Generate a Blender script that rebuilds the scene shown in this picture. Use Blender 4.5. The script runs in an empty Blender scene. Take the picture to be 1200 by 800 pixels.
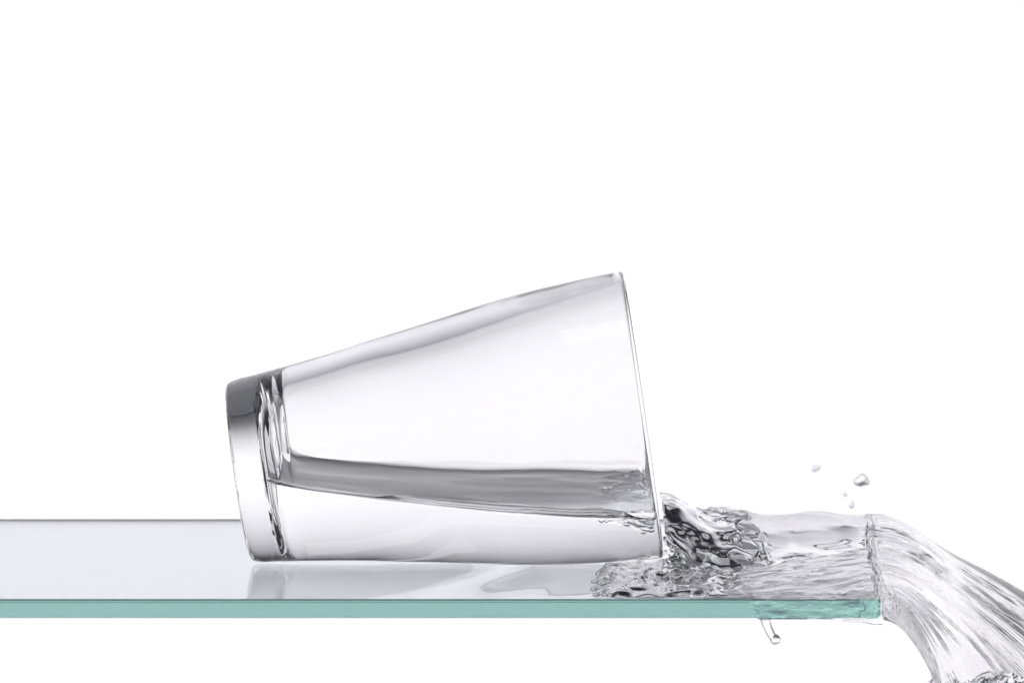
import bpy, math
import numpy as np
import openvdb as vdb
from mathutils import Vector

# ------------------------------------------------------------------ camera
SC = bpy.context.scene
COL = SC.collection
EL = math.radians(10.0)            # the camera looks down on the shelf by ten degrees
DIST = 3.0
CE, SE = math.cos(EL), math.sin(EL)
TGT = Vector((0.0, 0.0, 0.066))
cam_d = bpy.data.cameras.new('camera')
cam = bpy.data.objects.new('camera', cam_d)
COL.objects.link(cam)
cam.location = TGT + DIST * Vector((0.0, -CE, SE))
cam.rotation_euler = (math.radians(90) - EL, 0.0, 0.0)
cam_d.sensor_width = 36.0
cam_d.lens = 36.0 * DIST / 0.300
cam_d.clip_start = 0.05
cam_d.clip_end = 50.0
cam_d.dof.use_dof = True
cam_d.dof.focus_distance = DIST
cam_d.dof.aperture_fstop = 20.0
SC.camera = cam

# ------------------------------------------------------------------ studio surroundings, background lamps and added fills
world = bpy.data.worlds.new('World')
SC.world = world
world.use_nodes = True
wbg = world.node_tree.nodes['Background']
wbg.inputs[0].default_value = (0.28, 0.28, 0.36, 1.0)
wbg.inputs[1].default_value = 0.07

def area(name, loc, aim, sx, sy, radiance, color=(1, 1, 1)):
    L = bpy.data.lights.new(name, 'AREA')
    L.shape = 'RECTANGLE'
    L.size, L.size_y = sx, sy
    L.energy = radiance * math.pi * sx * sy
    L.color = color
    o = bpy.data.objects.new(name, L)
    COL.objects.link(o)
    o.location = loc
    o.rotation_euler = (Vector(aim) - Vector(loc)).to_track_quat('-Z', 'Y').to_euler()
    return o

area('overhead_fill', (0.0, -0.1, 1.25), (0, 0, 0.03), 0.7, 0.35, 0.9, (0.97, 0.98, 1.0))  # added lamp: lightens dark water and puts highlights on the splash

def spot(name, loc, aim, watts, half_deg, blend=1.0, color=(1, 1, 1)):
    L = bpy.data.lights.new(name, 'SPOT')
    L.energy = watts
    L.spot_size = math.radians(2 * half_deg)
    L.spot_blend = blend
    L.shadow_soft_size = 0.03
    L.color = color
    o = bpy.data.objects.new(name, L)
    COL.objects.link(o)
    o.location = loc
    o.rotation_euler = (Vector(aim) - Vector(loc)).to_track_quat('-Z', 'Y').to_euler()
    return o
for i in range(5):
    x = (i - 2) * 0.35
    spot('floor_fill', (x, -0.25, -0.25), (x, 0.38, -0.70), 1.0, 36.0)  # added unseen fill: lights the sweep floor so the splash looks whiter
area('left_fill', (-1.3, 0.15, 0.15), (0, 0, 0.03), 0.8, 0.9, 0.7, (0.97, 0.97, 1.0))  # added side fill: brightens the tumbler's inner bottom and the dark water
area('right_fill', (1.4, 0.2, 0.15), (0, 0, 0.0), 0.8, 0.9, 0.12, (0.97, 0.97, 1.0))  # weak fill added on the right to lift darks in the water

# a row of background lights below the frame throws a soft pool on the white sweep
for i in range(9):
    x = (i - 4) * 0.17
    spot('background_light', (x, 0.0, -0.45), (x, 0.75, 0.04), 10.1, 34.0, color=(0.985, 0.972, 1.0))
for i in range(5):
    x = (i - 2) * 0.32
    spot('high_wall_fill', (x, -0.15, 1.05), (x, 0.75, 0.50), 4.6, 32.0, color=(0.92, 0.92, 1.0))  # upper row added to brighten the sweep higher up and lighten the water

SC.view_settings.view_transform = 'Standard'
SC.view_settings.look = 'None'
SC.view_settings.exposure = 0.0
SC.view_settings.gamma = 1.0
SC.render.engine = 'CYCLES'
cy = SC.cycles
cy.max_bounces = 40
cy.transmission_bounces = 40
cy.glossy_bounces = 24
cy.transparent_max_bounces = 16
cy.blur_glossy = 0.0
cy.sample_clamp_indirect = 4.0
cy.use_denoising = True
cy.denoiser = 'OPENIMAGEDENOISE'
cy.denoising_prefilter = 'ACCURATE'
SC.render.filter_size = 1.5

# ------------------------------------------------------------------ noise and mesh helpers
def _hash(ix, iy, iz, seed):
    h = (ix.astype(np.int64) * 374761393 + iy.astype(np.int64) * 668265263
         + iz.astype(np.int64) * 2147483647 + seed * 1442695041)
    h = (h ^ (h >> 13)) * 1274126177
    h = h ^ (h >> 16)
    return ((h & 0xFFFF).astype(np.float64) / 32767.5) - 1.0

def vnoise(x, y, z, seed=0):
    """smooth value noise in -1..1"""
    x, y, z = np.broadcast_arrays(np.asarray(x, float), np.asarray(y, float), np.asarray(z, float))
    x0, y0, z0 = np.floor(x), np.floor(y), np.floor(z)
    fx, fy, fz = x - x0, y - y0, z - z0
    u = fx**3 * (fx * (fx * 6 - 15) + 10)
    v = fy**3 * (fy * (fy * 6 - 15) + 10)
    w = fz**3 * (fz * (fz * 6 - 15) + 10)
    out = 0.0
    for dx, wx in ((0, 1 - u), (1, u)):
        for dy, wy in ((0, 1 - v), (1, v)):
            for dz, wz in ((0, 1 - w), (1, w)):
                out = out + wx * wy * wz * _hash(x0 + dx, y0 + dy, z0 + dz, seed)
    return out

def fbm(x, y, z, octv=3, seed=0, gain=0.5):
    s, a, f = 0.0, 1.0, 1.0
    for i in range(octv):
        s = s + a * vnoise(x * f + 13.7 * i, y * f + 7.1 * i, z * f + 3.3 * i, seed + i)
        a *= gain
        f *= 2.03
    return s

def sstep(a, b, x):
    t = np.clip((np.asarray(x, float) - a) / (b - a), 0, 1)
    return t * t * (3 - 2 * t)

def link_mesh(name, verts, faces, mat, parent=None, smooth=True):
    me = bpy.data.meshes.new(name)
    verts = np.asarray(verts, np.float32)
    faces = np.asarray(faces, np.int32)
    n, k = faces.shape
    me.vertices.add(len(verts))
    me.vertices.foreach_set('co', verts.ravel())
    me.loops.add(n * k)
    me.loops.foreach_set('vertex_index', faces.ravel())
    me.polygons.add(n)
    me.polygons.foreach_set('loop_start', np.arange(0, n * k, k, dtype=np.int32))
    me.polygons.foreach_set('use_smooth', np.full(n, smooth))
    me.update(calc_edges=True)
    me.validate()
    if mat:
        me.materials.append(mat)
    o = bpy.data.objects.new(name, me)
    COL.objects.link(o)
    if parent is not None:
        o.parent = parent
    return o

def grid_faces(nu, nv, closed_v=False, flip=False):
    i = np.arange(nu - 1)[:, None]
    j = np.arange(nv if closed_v else nv - 1)[None, :]
    jn = (j + 1) % nv
    a = i * nv + j
    b = (i + 1) * nv + j
    c = (i + 1) * nv + jn
    d = i * nv + jn
    f = np.stack([a, b, c, d], -1).reshape(-1, 4)
    return f[:, ::-1] if flip else f

def field_mesh(name, fn, lo, hi, h, mat, parent=None, open_=None):
    """closed surface where the field fn (negative inside) crosses zero"""
    lo = np.array(lo); hi = np.array(hi)
    n = np.ceil((hi - lo) / h).astype(int) + 1
    xs = [lo[k] + h * np.arange(n[k]) for k in range(3)]
    X, Y, Z = np.meshgrid(*xs, indexing='ij')
    F = fn(X, Y, Z).astype(np.float32)
    for ax in range(3):
        sl = [slice(None)] * 3
        for e in (0, -1):
            sl[ax] = e
            F[tuple(sl)] = np.maximum(F[tuple(sl)], h)
    F = np.clip(F, -4 * h, 4 * h)
    g = vdb.FloatGrid(float(4 * h))
    g.copyFromArray(F)
    P, Q = g.convertToQuads(isovalue=0.0)
    P = np.asarray(P) * h + lo
    Q = np.asarray(Q)[:, ::-1]
    if open_ is not None:
        m = open_(P)
        Q = Q[~m[Q].all(1)]
    o = link_mesh(name, P, Q, mat, parent)
    return o

def tag(o, label=None, cat=None, group=None, kind=None):
    if label: o['label'] = label
    if cat: o['category'] = cat
    if group: o['group'] = group
    if kind: o['kind'] = kind
    return o

def at(px, py, y):
    """the point at depth y that lies on the sight line of a pixel of the photograph"""
    dx, dz = (px - 600.0) / 4000.0 / DIST, (400.0 - py) / 4000.0 / DIST
    d = Vector((dx, CE + dz * SE, -SE + dz * CE))
    return cam.location + d * ((y - cam.location.y) / d.y)

def PX(px):
    return (px - 600.0) / 4000.0

# ------------------------------------------------------------------ materials
def glassy(name, ior, color=(1, 1, 1), bump=None, absorb=None):
    m = bpy.data.materials.new(name)
    m.use_nodes = True
    nt = m.node_tree
    nt.nodes.clear()
    out = nt.nodes.new('ShaderNodeOutputMaterial')
    g = nt.nodes.new('ShaderNodeBsdfGlass')
    g.inputs['Color'].default_value = (*color, 1)
    g.inputs['Roughness'].default_value = 0.0
    g.inputs['IOR'].default_value = ior
    nt.links.new(g.outputs[0], out.inputs['Surface'])
    if bump:
        scale, strength, stretch = bump
        tc = nt.nodes.new('ShaderNodeNewGeometry')
        mp = nt.nodes.new('ShaderNodeMapping')
        mp.inputs['Scale'].default_value = stretch
        nz = nt.nodes.new('ShaderNodeTexNoise')
        nz.inputs['Scale'].default_value = scale
        nz.inputs['Detail'].default_value = 3.0
        bp = nt.nodes.new('ShaderNodeBump')
        bp.inputs['Strength'].default_value = 1.0
        bp.inputs['Distance'].default_value = strength
        nt.links.new(tc.outputs['Position'], mp.inputs['Vector'])
        nt.links.new(mp.outputs[0], nz.inputs['Vector'])
        nt.links.new(nz.outputs['Fac'], bp.inputs['Height'])
        nt.links.new(bp.outputs[0], g.inputs['Normal'])
    if absorb:
        va = nt.nodes.new('ShaderNodeVolumeAbsorption')
        va.inputs['Color'].default_value = (*absorb[0], 1)
        va.inputs['Density'].default_value = absorb[1]
        nt.links.new(va.outputs[0], out.inputs['Volume'])
    return m, g, nt

M_shelf, _, _ = glassy('green_float_glass', 1.52, color=(0.908, 0.899, 0.918), absorb=((0.02, 1.0, 0.66), 4.9))
M_water, _, _ = glassy('water', 1.333)
M_tumbler, g_t, nt_t = glassy('clear_glass', 1.5)

# white paper sweep: a wall that curves into a floor far below the shelf
M_back = bpy.data.materials.new('white_paper')
M_back.use_nodes = True
pb = M_back.node_tree.nodes['Principled BSDF']
pb.inputs['Base Color'].default_value = (0.86, 0.86, 0.87, 1)
pb.inputs['Roughness'].default_value = 1.0
pb.inputs['Specular IOR Level'].default_value = 0.0
BX, BY = 2.2, 0.75
line_ = [(BY, 1.7), (BY, -0.35)] + [(BY - 0.35 * (1 - math.cos(t)), -0.35 - 0.35 * math.sin(t)) for t in np.linspace(0.08, math.pi / 2, 16)] + [(-2.6, -0.70)]
v = []
for off in (0.0, 0.004):
    for x in (-BX, BX):
        v += [(x, y + off, z - off) for y, z in line_]
n_ = len(line_)
fs = []
for k in range(n_ - 1):
    fs += [(k, k + 1, n_ + k + 1, n_ + k), (2*n_ + k, 3*n_ + k, 3*n_ + k + 1, 2*n_ + k + 1),
           (k, 2*n_ + k, 2*n_ + k + 1, k + 1), (n_ + k, n_ + k + 1, 3*n_ + k + 1, 3*n_ + k)]
fs += [(0, n_, 3*n_, 2*n_), (n_ - 1, 3*n_ - 1, 4*n_ - 1, 2*n_ - 1)]
tag(link_mesh('backdrop', v, fs, M_back, smooth=False), kind='structure')

# ------------------------------------------------------------------ the glass shelf
YF, YB = -0.0540, 0.0680
TH = 0.0056
XE = PX(1026)
def shelf():
    ch = 0.0004
    x0, x1 = PX(-700), XE
    y0, y1, z0, z1 = YF, YB, -TH, 0.0
    ring = [(y0 + ch, z1), (y0, z1 - ch), (y0, z0 + ch * 0.7), (y0 + ch * 0.7, z0),
            (y1 - ch, z0), (y1, z0 + ch), (y1, z1 - ch), (y1 - ch, z1)]
    n = len(ring)
    inset = 0.0008
    cyc, czc = (y0 + y1) / 2, (z0 + z1) / 2
    verts = []
    for x, s in ((x0, 1), (x1 - inset, 1), (x1, 0)):
        for y, z in ring:
            if s:
                verts.append((x, y, z))
            else:
                verts.append((x, y + (inset if y < cyc else -inset), z + (inset if z < czc else -inset)))
    me = bpy.data.meshes.new('glass_shelf')
    faces = []
    for k in range(2):
        for j in range(n):
            jn = (j + 1) % n
            faces.append((k * n + j, k * n + jn, (k + 1) * n + jn, (k + 1) * n + j))
    faces.append(tuple(range(n))[::-1])
    faces.append(tuple(2 * n + j for j in range(n)))
    me.from_pydata(verts, [], faces)
    me.materials.append(M_shelf)
    import bmesh
    bm = bmesh.new(); bm.from_mesh(me)
    bmesh.ops.recalc_face_normals(bm, faces=bm.faces)
    bm.to_mesh(me); bm.free()
    o = bpy.data.objects.new('glass_shelf', me)
    COL.objects.link(o)
    tag(o, 'clear glass shelf with a pale green polished front edge', 'shelf')
shelf()

# ------------------------------------------------------------------ the tumbler (lengths in quarter millimetres)
U = 0.00025
AL = math.radians(8.25)
CA, SA = math.cos(AL), math.sin(AL)
out_a = np.array([0, 3, 8, 14, 30, 57, 100, 137, 173, 220, 265, 308, 350, 390, 440, 478.])
out_r = np.array([98, 103, 105.5, 107, 108.7, 112, 117.5, 123, 129.3, 136.7, 144.3, 151.6, 157.5, 161.8, 165.8, 168.2])
from numpy import interp
def smooth_interp(a, xs, ys):
    # Catmull-Rom through the points
    xs = np.asarray(xs, float); ys = np.asarray(ys, float)
    m = np.gradient(ys, xs)
    a = np.clip(np.asarray(a, float), xs[0], xs[-1])
    i = np.clip(np.searchsorted(xs, a) - 1, 0, len(xs) - 2)
    h = xs[i + 1] - xs[i]
    t = (a - xs[i]) / h
    return ((2*t**3 - 3*t**2 + 1) * ys[i] + (t**3 - 2*t**2 + t) * h * m[i]
            + (-2*t**3 + 3*t**2) * ys[i+1] + (t**3 - t**2) * h * m[i+1])
def r_out(a): return smooth_interp(a, out_a, out_r) * 1.012
thick_a = [50, 100, 150, 220, 290, 350, 420, 482]
thick_t = [21, 21.5, 23, 26, 27, 24, 17, 12.]
def r_in(a): return r_out(a) - smooth_interp(a, thick_a, thick_t)
ALEN = 484.0
# profile from the centre of the foot round the lip to the centre of the inner bottom
prof = [(3.5, 0.0), (3.5, 40.0), (3.0, 80.0), (1.6, 88.0), (0.2, 92.0), (0.0, 95.0)]
for a in np.concatenate([np.array([0.6, 1.5, 3, 5, 8, 11, 14, 18]), np.linspace(24, 473, 90)]):
    prof.append((a, float(r_out(a))))
ro, ri = float(r_out(473)), float(r_in(473))
mid, hw = (ro + ri) / 2, (ro - ri) / 2
for t in np.linspace(0.05, math.pi - 0.05, 24):
    prof.append((473 + 9.0 * math.sin(t) ** 0.55, mid + hw * math.copysign(abs(math.cos(t)) ** 0.7, math.cos(t))))
for a in np.linspace(474, 72, 80):
    prof.append((a, float(r_in(a))))
rb = float(r_in(72))
for t in np.linspace(0.1, math.pi / 2, 14):        # rounded inner bottom
    prof.append((72 - 34 * math.sin(t) , rb - 3 - 30 * (1 - math.cos(t)) if t > 0.2 else rb - 1.5))
for k, r in enumerate(np.linspace(rb - 36, 0, 16)):
    prof.append((37.6 - 3.5 * (1 - (r / rb) ** 2), float(r)))
prof = np.array(prof)
NT = 192
def lowest(pr):
    return np.min(pr[:, 0] * SA - pr[:, 1] * CA)
OX = PX(277.5)
OZ = 0.00012 - lowest(prof) * U
AX = np.array([CA, 0.0, SA]); NRM = np.array([-SA, 0.0, CA])
ORG = np.array([OX, 0.0, OZ])
def tumbler_axial(x, z):
    a = ((x - OX) * CA + (z - OZ) * SA) / U
    n = (-(x - OX) * SA + (z - OZ) * CA) / U
    return a, n
th = np.linspace(0, 2 * math.pi, NT, endpoint=False)
A = prof[:, 0][:, None]; R = prof[:, 1][:, None]
inner = np.arange(len(prof)) > (6 + 98 + 24)
wob = np.where(inner[:, None], 1.0, 0.25) * sstep(20, 60, R) * (
    1.1 * vnoise(A / 90.0, np.cos(th)[None] * 1.3, np.sin(th)[None] * 1.3, 5)
    + 0.25 * vnoise(A / 30.0, np.cos(th)[None] * 2.5, np.sin(th)[None] * 2.5, 9))
bot = np.where(inner[:, None], sstep(90, 50, A), 0.0)   # chill marks in the moulded bottom
ripple = bot * sstep(5, 40, R) * (1.3 * vnoise(R / 9.0, np.cos(th)[None] * 1.2, np.sin(th)[None] * 1.2, 21)
         + 0.4 * vnoise(R / 4.0, np.cos(th)[None] * 2.0, np.sin(th)[None] * 2.0, 23))
RR = np.maximum(R + wob * (R > 1), 0.0)
AA = A + ripple
P = (ORG[None, None] + U * (AA[..., None] * AX + (RR * np.cos(th))[..., None] * NRM
     + (RR * np.sin(th))[..., None] * np.array([0.0, 1.0, 0.0])))
tum = link_mesh('tumbler', P.reshape(-1, 3), grid_faces(len(prof), NT, True), M_tumbler)
import bmesh
bm = bmesh.new(); bm.from_mesh(tum.data)
bmesh.ops.remove_doubles(bm, verts=bm.verts, dist=1e-7)
bmesh.ops.recalc_face_normals(bm, faces=bm.faces)
bm.to_mesh(tum.data); bm.free()
tum.data.polygons.foreach_set('use_smooth', np.ones(len(tum.data.polygons), bool))
tag(tum, 'thick clear glass tumbler lying on its side with water running out of it', 'glass')

# water line inside: z as a quadratic in x (used by the surface and by the wall that it wets)
wx = np.array([PX(340), PX(430), PX(520), PX(620), PX(720), PX(775)])
wz = np.array([26.9, 24.6, 22.6, 21.0, 20.6, 20.4]) * 1e-3
WC = np.polyfit(wx, wz, 2)
def zw(x): return np.polyval(WC, x)
# where water wets the inner wall the boundary is glass to water, not glass to air
geo = nt_t.nodes.new('ShaderNodeNewGeometry')
sx = nt_t.nodes.new('ShaderNodeSeparateXYZ')
nt_t.links.new(geo.outputs['Position'], sx.inputs[0])
def mth(op, a, b, clamp=False):
    n = nt_t.nodes.new('ShaderNodeMath'); n.operation = op; n.use_clamp = clamp
    for k, q in enumerate((a, b)):
        if q is None: continue
        if isinstance(q, (int, float)): n.inputs[k].default_value = float(q)
        else: nt_t.links.new(q, n.inputs[k])
    return n.outputs[0]
xo, yo, zo = sx.outputs[0], sx.outputs[1], sx.outputs[2]
line = mth('ADD', mth('MULTIPLY', mth('ADD', mth('MULTIPLY', xo, float(WC[0])), float(WC[1])), xo), float(WC[2]))
under = mth('LESS_THAN', zo, mth('ADD', line, 0.0018))
ax_ = mth('ADD', mth('MULTIPLY', mth('SUBTRACT', xo, OX), CA), mth('MULTIPLY', mth('SUBTRACT', zo, OZ), SA))
nn_ = mth('SUBTRACT', mth('MULTIPLY', mth('SUBTRACT', zo, OZ), CA), mth('MULTIPLY', mth('SUBTRACT', xo, OX), SA))
rad = mth('SQRT', mth('ADD', mth('MULTIPLY', nn_, nn_), mth('MULTIPLY', yo, yo)), None)
# radius halfway through the wall, as a cubic in the axial distance
aa = np.linspace(24, 476, 80)
midr = np.where(aa < 72, 88 + (aa - 24) * 0.25, (r_out(aa) + r_in(aa)) / 2) * U
MC = np.polyfit(aa * U, midr, 4)
pl = float(MC[0])
for c in MC[1:]:
    pl = mth('ADD', mth('MULTIPLY', ax_, pl), float(c))
inside = mth('MULTIPLY', mth('LESS_THAN', rad, pl), mth('GREATER_THAN', ax_, 24 * U))
inside = mth('MULTIPLY', inside, mth('LESS_THAN', ax_, 479 * U))
wet = mth('MULTIPLY', under, inside)
ior = mth('ADD', mth('MULTIPLY', wet, 1.5 / 1.333 - 1.5), 1.5)
nt_t.links.new(ior, g_t.inputs['IOR'])

# ------------------------------------------------------------------ the water
water = bpy.data.objects.new('spilled_water', None)
COL.objects.link(water)
water.location = (PX(860), 0.0, 0.0)
tag(water, 'clear water pouring out of the tipped tumbler and off the end of the shelf', 'water', kind='thing')
bpy.context.view_layer.update()
def to_water(o):
    o.parent = water
    o.matrix_parent_inverse = water.matrix_world.inverted()
    return o

# free surface inside the tumbler
def water_in_glass():
    nx, ny = 420, 200
    xs = np.linspace(OX + 38 * U, OX + 486 * U, nx)
    # end of the water against the inner bottom and walls
    t = np.sin(np.linspace(-1, 1, ny) * math.pi / 2)
    X = np.repeat(xs[:, None], ny, 1)
    z0 = zw(xs)
    a, n = tumbler_axial(xs, z0)
    rin = np.where(a < 72, rb - 34 * (1 - np.sqrt(np.clip(1 - ((72 - a) / 38.0) ** 2, 0, 1))), r_in(a))
    half = np.sqrt(np.clip((rin + 1.2) ** 2 - n ** 2, 1.0, None)) * U
    Y = half[:, None] * t[None]
    edge = (half[:, None] - np.abs(Y))
    mouth = sstep(PX(680), PX(745), X)
    Z = z0[:, None] + 0.0022 * np.exp(-edge / 0.0016) * (1 + 0.6 * vnoise(X / 0.014, np.sign(Y) * 3.0, 0 * X, 33))
    Z = Z + 0.00020 * fbm(X / 0.026, Y / 0.012, 0 * X, 2, 31) * (1 - 0.3 * mouth)
    Z = Z + mouth * (0.0013 * fbm(X / 0.010, Y / 0.005, 0 * X, 3, 41))
    V = np.stack([X, Y, Z], -1)
    o = link_mesh('water_surface', V.reshape(-1, 3), grid_faces(nx, ny), M_water)
    to_water(o)
water_in_glass()

# bubbles riding on the water just inside the mouth
def bubble(px, y, r):
    n, m = 20, 12
    th_ = np.linspace(0, 2 * math.pi, n, endpoint=False)
    ph = np.linspace(0.02, math.pi - 0.02, m)
    V = np.stack([1.25 * r * np.sin(ph)[:, None] * np.cos(th_), r * np.sin(ph)[:, None] * np.sin(th_), r * np.repeat(np.cos(ph)[:, None], n, 1)], -1)
    o = link_mesh('bubble', V.reshape(-1, 3), grid_faces(m, n, True, True), M_water)
    o.location = (PX(px), y, zw(PX(px)) + r * 0.4)
    to_water(o)
for px_, y_, r_ in ((703, 0.004, 0.0009), (709, 0.0055, 0.0006), (731, 0.002, 0.0005), (744, 0.010, 0.0006)):
    bubble(px_, y_, r_)

# thickness of the running sheet on the shelf and over its end
def sheet_profile(X, Y):
    k = np.clip((X - PX(840)) / (PX(1012) - PX(840)), 0, 1.15)
    Yc = 0.022 + 0.016 * k
    W = np.where(Y < Yc, 0.049 - 0.021 * k, 0.023 - 0.005 * k)
    A_ = 0.0072 - 0.0034 * k
    u = (Y - Yc) / W
    bump = np.where(Y < Yc, np.clip(1 - u * u, 0, 1) ** 1.15, np.clip(1 - u * u, 0, 1) ** 0.6)
    base = 0.0019 + 0.0010 * sstep(-0.06, -0.01, Y)
    return base + A_ * bump
def y_back(X):
    k = np.clip((X - PX(840)) / (PX(1012) - PX(840)), -0.5, 1.2)
    return 0.046 + 0.010 * k + 0.0025 * vnoise(X / 0.012, 0 * X, 0 * X, 57)
def y_front(X):
    return np.full_like(X, YF - 0.0004)

def fall_z(dx, v):
    run = np.sqrt(dx * dx + 0.012 ** 2) - 0.012
    return (0.48 + 0.18 * (1 - v)) * run + (1.2 + 7.0 * (1 - v) + 50 * (1 - v) ** 9) * dx * dx

def stream():
    xs = np.arange(PX(806), PX(1262), 0.00025)
    nx, nt, nbm = len(xs), 420, 60
    v = np.linspace(0, 1, nt) ** 1.25
    X = np.repeat(xs[:, None], nt, 1)
    yf, yb = y_front(xs)[:, None], y_back(xs)[:, None]
    Y = yf + (yb - yf) * v[None]
    dx = np.clip(X - XE, 0, None)
    drop_ = fall_z(dx, v[None])
    d = np.minimum(Y - yf, yb - Y)
    edge = np.sqrt(np.clip(1 - (1 - np.clip(d / (0.0022 + 0.004 * sstep(0, 0.01, dx)), 0, 1)) ** 2, 0, 1))
    H = sheet_profile(X, Y) * (1 + 0.16 * vnoise(X / 0.013, Y / 0.05, 0 * X, 59))
    thin = 1 - (0.55 + 0.3 * sstep(0.6, 1.0, v)[None]) * sstep(0, 0.03, dx)
    # streaks along the flow
    sh = np.where(X < XE, 0.55, 0.15)
    q = Y - 0.55 * np.minimum(X - XE, 0) - 0.10 * dx
    onsh = sstep(PX(1030), PX(1010), X)
    yb_ = -0.026 + 0.037 * np.clip((X - PX(840)) / (PX(1012) - PX(840)), 0, 1.1) + 0.002 * vnoise(X / 0.010, Y / 0.01, 0 * X, 45)
    front = sstep(yb_ + 0.003, yb_ - 0.010, Y)
    q = q + 0.0010 * fbm(X / 0.014, Y / 0.010, 0 * X, 2, 47)
    patch = 0.5 + 1.0 * np.clip(0.45 + fbm(X / 0.016, q / 0.009, 0 * X, 2, 49), 0, 1.2)
    s1 = fbm(X / 0.020, q / 0.0034, 0 * X, 3, 51, 0.55)
    s2 = fbm(X / 0.009, q / 0.0016, 0 * X + 4, 2, 61)
    amp1 = onsh * (0.00002 + 0.00034 * front) + (1 - onsh) * 0.00007
    amp2 = onsh * (0.00000 + 0.00007 * front) + (1 - onsh) * 0.00007
    smooth = 0.0006 * fbm(X / 0.018, Y / 0.014, 0 * X + 9, 2, 71)
    near = sstep(PX(880), PX(815), X) * 0.0012 * fbm(X / 0.006, Y / 0.005, 0 * X, 3, 77)
    s3 = fbm(X / 0.007, q / 0.0008, 0 * X + 8, 2, 65)
    rel = (amp1 * s1 + amp2 * s2 + (1 - onsh) * 0.00008 * s3) * patch + smooth * onsh + near
    # a standing wrinkle where the water leaves the shelf
    wr = (X - XE - 0.0007 * fbm(Y / 0.007, 0 * X, 0 * X, 3, 91) + 0.0009)
    rel = rel - 0.0020 * (0.35 + 0.65 * sstep(0.035, 0.0, Y)) * np.exp(-(wr / 0.00036) ** 2) + 0.0002 * np.exp(-((wr - 0.0010) / 0.0005) ** 2)
    rel = rel - onsh * 0.0011 * np.exp(-((X - PX(935)) / 0.0045) ** 2 - ((Y - 0.004) / 0.006) ** 2)
    top = (H * thin + rel) * edge - drop_
    top = np.maximum(top, 0.00025 - drop_)
    # underside: on the shelf, then hanging from its end
    vb = np.linspace(1, 0, nbm)[1:-1] ** 1.6
    Xb = np.repeat(xs[:, None], len(vb), 1)
    Yb_ = yf + (yb - yf) * vb[None]
    dxb = np.clip(Xb - XE, 0, None)
    hang = (TH + 0.0004) * (0.35 + 0.65 * sstep(0.02, -0.03, Yb_))
    bot_ = np.where(Xb <= XE + 0.0002, 0.00012, -hang * sstep(-0.0001, 0.0008, dxb) * (1 - 0.6 * sstep(0.004, 0.03, dxb)))
    bot_ = bot_ - fall_z(dxb, vb[None]) - 2 * dxb ** 2 + np.where(dxb > 0.002, 0.0004, 0) * fbm(Xb / 0.02, Yb_ / 0.003, 0 * Xb, 2, 97)
    V = np.concatenate([np.stack([X, Y, top], -1), np.stack([Xb, Yb_, bot_], -1)], 1)
    nr = V.shape[1]
    o = link_mesh('stream', V.reshape(-1, 3), grid_faces(nx, nr, True), M_water)
    to_water(o)
stream()

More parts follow.
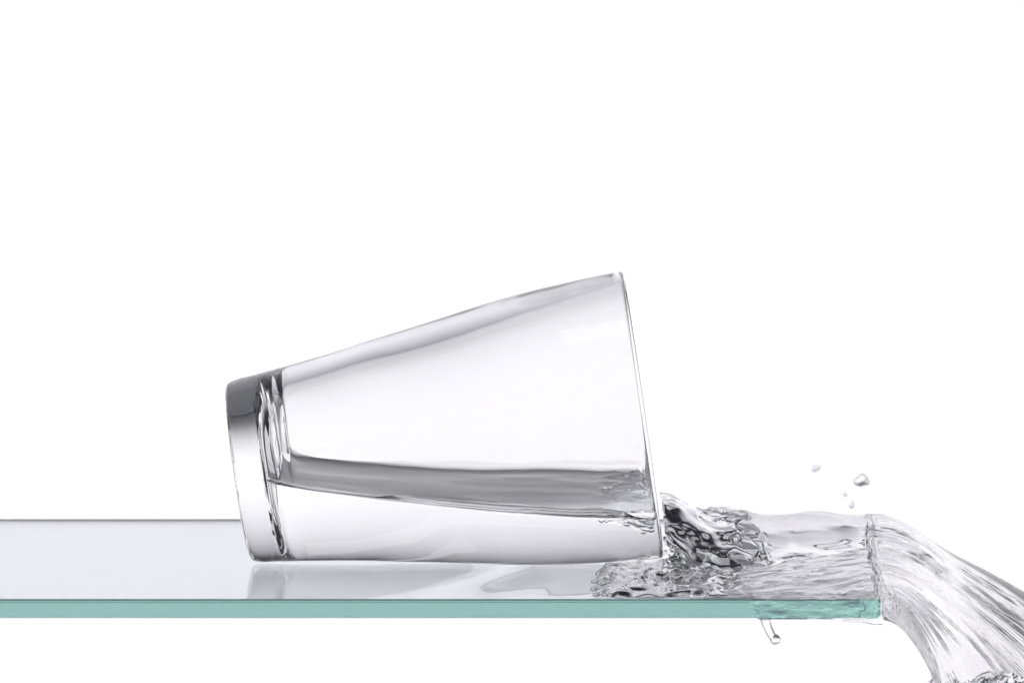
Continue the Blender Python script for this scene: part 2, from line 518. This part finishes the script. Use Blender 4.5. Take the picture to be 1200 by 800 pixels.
# churning water at the mouth of the tumbler
RNG = np.random.default_rng(7)
BUBBLES = []
for _ in range(190):
    bx = RNG.uniform(PX(715), PX(850)); by = RNG.uniform(-0.051, 0.02)
    bz = RNG.uniform(0.0012, 0.0026) if by < -0.026 else RNG.uniform(0.002, 0.013)
    BUBBLES.append((bx, by, bz, RNG.uniform(0.0005, 0.0013) * (1.0 if by > -0.026 else 0.7)))
BEADS = [(RNG.uniform(PX(694), PX(716)), RNG.uniform(-0.052, -0.022), 0.0004, RNG.uniform(0.0006, 0.0014)) for _ in range(26)]
BEADS += [(RNG.uniform(PX(780), PX(850)), RNG.uniform(-0.02, 0.02), RNG.uniform(0.014, 0.019), RNG.uniform(0.0004, 0.0008)) for _ in range(8)]
def splash_field(X, Y, Z):
    wxp = 0.0022 * vnoise(X / 0.007, Y / 0.007, Z / 0.006, 101)
    wyp = 0.0030 * vnoise(X / 0.007 + 5, Y / 0.007, Z / 0.006, 102)
    Xw, Yw, Zw = X + wxp, Y + wyp, Z
    k = np.clip((X - PX(775)) / (PX(845) - PX(775)), -0.3, 1.2)
    kk = sstep(0, 1, k)
    Hm = 0.0200 - 0.0085 * kk
    Yc = 0.004 + 0.004 * kk
    W = 0.034
    u = (Yw - Yc) / W
    dome = Hm * np.clip(1 - u * u, 0, 1) ** 1.0 - 0.03 * np.clip(np.abs(u) - 1, 0, None)
    front = np.clip(0.0019 + 0.0010 * vnoise(X / 0.01, Y / 0.012, 0 * X, 104) + 0.0007 * vnoise(Xw / 0.0045, Yw / 0.007, 0 * X, 106) + 0.00025 * vnoise(Xw / 0.002, Yw / 0.003, 0 * X, 108), 0.0006, None)
    lx = PX(719) + 0.0065 * vnoise(Y / 0.008, 0 * Y, 0 * Y, 105) + 0.0022 * vnoise(Y / 0.0018, 0 * Y, 0 * Y, 107)
    dl = X - lx
    dfr = np.minimum(dl, (Y - (YF - 0.0003)))
    front = front * np.sqrt(np.clip(dfr / 0.003, 0, 1)) - np.where(dfr < 0, 0.01, 0)
    front = np.where(Y > 0.044, -0.01, front)
    front = np.where((Y > -0.004) & (X < PX(778)), -0.01, front)
    hh = np.maximum(dome, front)
    hf = front
    rid = 1.8 * fbm(Xw / 0.011, Yw / 0.011, Zw / 0.012, 2, 111, 0.4)
    rid3 = fbm(Xw / 0.0045, Yw / 0.005, Zw / 0.0045, 2, 115)
    rid2 = 1 - np.abs(vnoise(Xw / 0.003, Yw / 0.0036, Zw / 0.003, 113)) * 2.2
    zone = sstep(PX(872), PX(835), X)
    a, n = tumbler_axial(X, Z)
    r = np.sqrt(n * n + (Y / U) ** 2)
    fd = Z - dome - zone * (0.0007 * rid * sstep(0.002, 0.008, dome) + 0.00022 * rid2 + 0.00028 * rid3)
    # the jet leaves the mouth as wide as the mouth and spreads from there
    spread = np.clip(a - 486, 0, None)
    fd = np.maximum(fd, (r - (float(r_in(470.0)) - 1.0) - 1.1 * spread - 4 * vnoise(X / 0.004, Y / 0.004, Z / 0.004, 117) * sstep(0, 20, spread)) * U * 0.7)
    fd = np.maximum(fd, (484.5 - a) * U)
    ff = Z - hf - zone * 0.00022 * rid2 * sstep(0.0005, 0.004, hf)
    k_ = 0.0012
    h_ = np.clip(0.5 + 0.5 * (ff - fd) / k_, 0, 1)
    f = ff * (1 - h_) + fd * h_ - k_ * h_ * (1 - h_)
    f = f + 0.02 * sstep(PX(862), PX(885), X + 0.004 * vnoise(Y / 0.004, Z / 0.004, 0 * X, 121))
    # pockets of air, and beads running ahead of the front
    for bx, by, bz, br in BUBBLES:
        i0, i1 = np.searchsorted(X[:, 0, 0], [bx - 2 * br, bx + 2 * br])
        j0, j1 = np.searchsorted(Y[0, :, 0], [by - 2 * br, by + 2 * br])
        k0, k1 = np.searchsorted(Z[0, 0, :], [bz - 2 * br, bz + 2 * br])
        if i1 <= i0 or j1 <= j0 or k1 <= k0: continue
        sl = (slice(i0, i1), slice(j0, j1), slice(k0, k1))
        dist = np.sqrt((X[sl] - bx) ** 2 + (Y[sl] - by) ** 2 + (Z[sl] - bz) ** 2)
        f[sl] = np.maximum(f[sl], br - dist)
    for bx, by, bz, br in BEADS:
        f = np.minimum(f, np.sqrt((X - bx) ** 2 + (Y - by) ** 2 + ((Z - bz) * 1.3) ** 2) - br)
    f = np.maximum(f, 0.00015 - Z)
    wall = (r_out(a) + 0.8 - r) * U
    wall = np.where(a > 486, (486.5 - a) * U, wall)
    f = np.maximum(f, wall)
    return f
def at_mouth(P):
    # the water runs on into the tumbler here, so there is no surface across the mouth
    a, n = tumbler_axial(P[:, 0], P[:, 2])
    r = np.sqrt(n * n + (P[:, 1] / U) ** 2)
    return (np.abs(a - 486.3) < 2.2) & (r < r_in(np.full_like(a, 470.0)) + 4) & (P[:, 2] < zw(P[:, 0]) + 0.0012)
to_water(field_mesh('splash', splash_field, (PX(688), -0.0553, -0.0006), (PX(890), 0.050, 0.027), 0.00034, M_water, open_=at_mouth))

# film of water over the front edge of the shelf
def film():
    xs = np.arange(PX(872), PX(1030), 0.0002)
    nz = 70
    zt = np.linspace(0, 1, nz)
    low = -TH - 0.0003 - 0.0009 * sstep(PX(955), PX(1000), xs) - 0.0007 * sstep(PX(1000), PX(1022), xs)
    z = 0.0012 + (low - 0.0012)[:, None] * zt[None]
    X = xs[:, None] + (0.0022 * (1 - zt)[None] * 0 + 0.0030 * zt[None]) * sstep(PX(900), PX(872), xs)[:, None]
    d = np.minimum(np.minimum((xs - xs[0])[:, None], (xs[-1] - xs)[:, None]) + 0 * zt[None], 0.0066 * np.minimum(zt, 1 - zt)[None])
    edge = np.sqrt(np.clip(1 - (1 - np.clip(d / 0.0007, 0, 1)) ** 2, 0, 1))
    dep = 0.0008 + 0.00045 * fbm(X / 0.007, z / 0.0022, 0 * X, 3, 141) + 0.0006 * sstep(PX(1000), PX(1022), X)
    Yf = YF - 0.00015 - np.clip(dep, 0.00015, None) * edge
    F = np.stack([X, Yf, z], -1)
    B = np.stack([X, np.full_like(X, YF - 0.0001), z], -1)[:, ::-1]
    V = np.concatenate([F, B], 1)
    o = link_mesh('edge_film', V.reshape(-1, 3), grid_faces(len(xs), V.shape[1], True, True), M_water)
    to_water(o)
film()

# churn where the falling sheet breaks up
def churn_field(X, Y, Z):
    rid = 1 - np.abs(vnoise((X + Z) / 0.007, Y / 0.006, (Z - X) / 0.004, 151)) * 2.2
    rid2 = 1 - np.abs(vnoise((X + Z) / 0.003, Y / 0.003, (Z - X) / 0.0018, 153)) * 2.2
    top = -0.0300 + 0.002 * vnoise(X / 0.006, Y / 0.01, 0 * X, 155) + 0.0020 * rid + 0.0004 * rid2
    f = Z - top
    f = np.maximum(f, PX(1088) + 0.001 * rid - X)
    f = np.maximum(f, np.abs(Y + 0.039) - 0.016 - 0.003 * rid)
    return f
to_water(field_mesh('churn', churn_field, (PX(1080), -0.062, -0.060), (PX(1262), -0.02, -0.014), 0.00045, M_water))

# ------------------------------------------------------------------ drops in the air and under the shelf
def drop(px, py, y, parts, label, name='water_drop', group=None):
    lo = np.array([min(p[0] - p[3] for p in parts), min(p[1] - p[3] for p in parts), min(p[2] - p[3] for p in parts)]) * U - 0.001
    hi = np.array([max(p[0] + p[3] for p in parts), max(p[1] + p[3] for p in parts), max(p[2] + p[3] for p in parts)]) * U + 0.001
    def f(X, Y, Z):
        s = 0
        for (x, yy, z, r) in parts:
            s = s + np.exp(-14.0 * (np.sqrt((X/U - x)**2 + (Y/U - yy)**2 + (Z/U - z)**2) / r - 1) * 0.35)
        w = 0.10 * vnoise(X / 0.0012, Y / 0.0012, Z / 0.0012, int(px))
        return (1.0 + w - s) * 0.0004
    o = field_mesh(name, f, lo, hi, 0.00012, M_water)
    o.location = at(px, py, y)
    tag(o, label, 'drop', group)
    return o
G = 'drops flying above the stream'
drop(1009, 561, 0.16, [(-5, 0, -3, 5), (2, 0, 1, 6), (7, 1, -4, 4), (0, 2, -6, 4)], 'largest flying water drop, farthest right above the stream', group=G)
drop(956.5, 548, 0.20, [(-2, 0, -1, 4), (3, 0, 1, 3.2)], 'pale flying water drop, farthest left and highest above the stream', group=G)
drop(990, 578, 0.17, [(0, 0, 0, 2.8), (1, 0, -2, 2.0)], 'tiniest flying water drop, just below the largest drop', group=G)
drop(998, 591, 0.14, [(0, 0, -1, 3.6), (0.5, 0, 3, 2.0)], 'small pear shaped water drop, lowest and closest over the stream', group=G)
def drip_build():
    pts = np.array([(-8, 14, 5.5), (-7.5, 11, 4.6), (-6, 6, 4.2), (-4, 1, 4.0), (-1.5, -4, 3.8), (0.6, -7.5, 3.7), (2.6, -9.5, 4.6), (4.0, -11.5, 4.8), (5.2, -13.5, 4.2), (6.2, -15.2, 2.6), (6.6, -15.9, 0.05)])
    n = 32
    tt = np.linspace(0, len(pts) - 1, 80)
    c = np.stack([smooth_interp(tt, np.arange(len(pts)), pts[:, k]) for k in range(3)], -1)
    dirv = np.gradient(c[:, :2], axis=0)
    dirv /= np.linalg.norm(dirv, axis=1)[:, None]
    nor = np.stack([-dirv[:, 1], dirv[:, 0]], -1)
    ph = np.linspace(0, 2 * math.pi, n, endpoint=False)
    rr = 1.25 * np.clip(c[:, 2], 0.02, None)[:, None]
    x = c[:, 0][:, None] + nor[:, 0][:, None] * rr * np.cos(ph)
    z = c[:, 1][:, None] + nor[:, 1][:, None] * rr * np.cos(ph)
    y = rr * np.sin(ph)
    V = np.stack([x, y, z], -1) * U
    o = link_mesh('water_drip', V.reshape(-1, 3), grid_faces(80, n, True), M_water)
    yy = YF + 0.002
    o.location = at(905, 738, yy)
    tag(o, 'short finger of water dripping from under the shelf edge', 'drip')
drip_build()
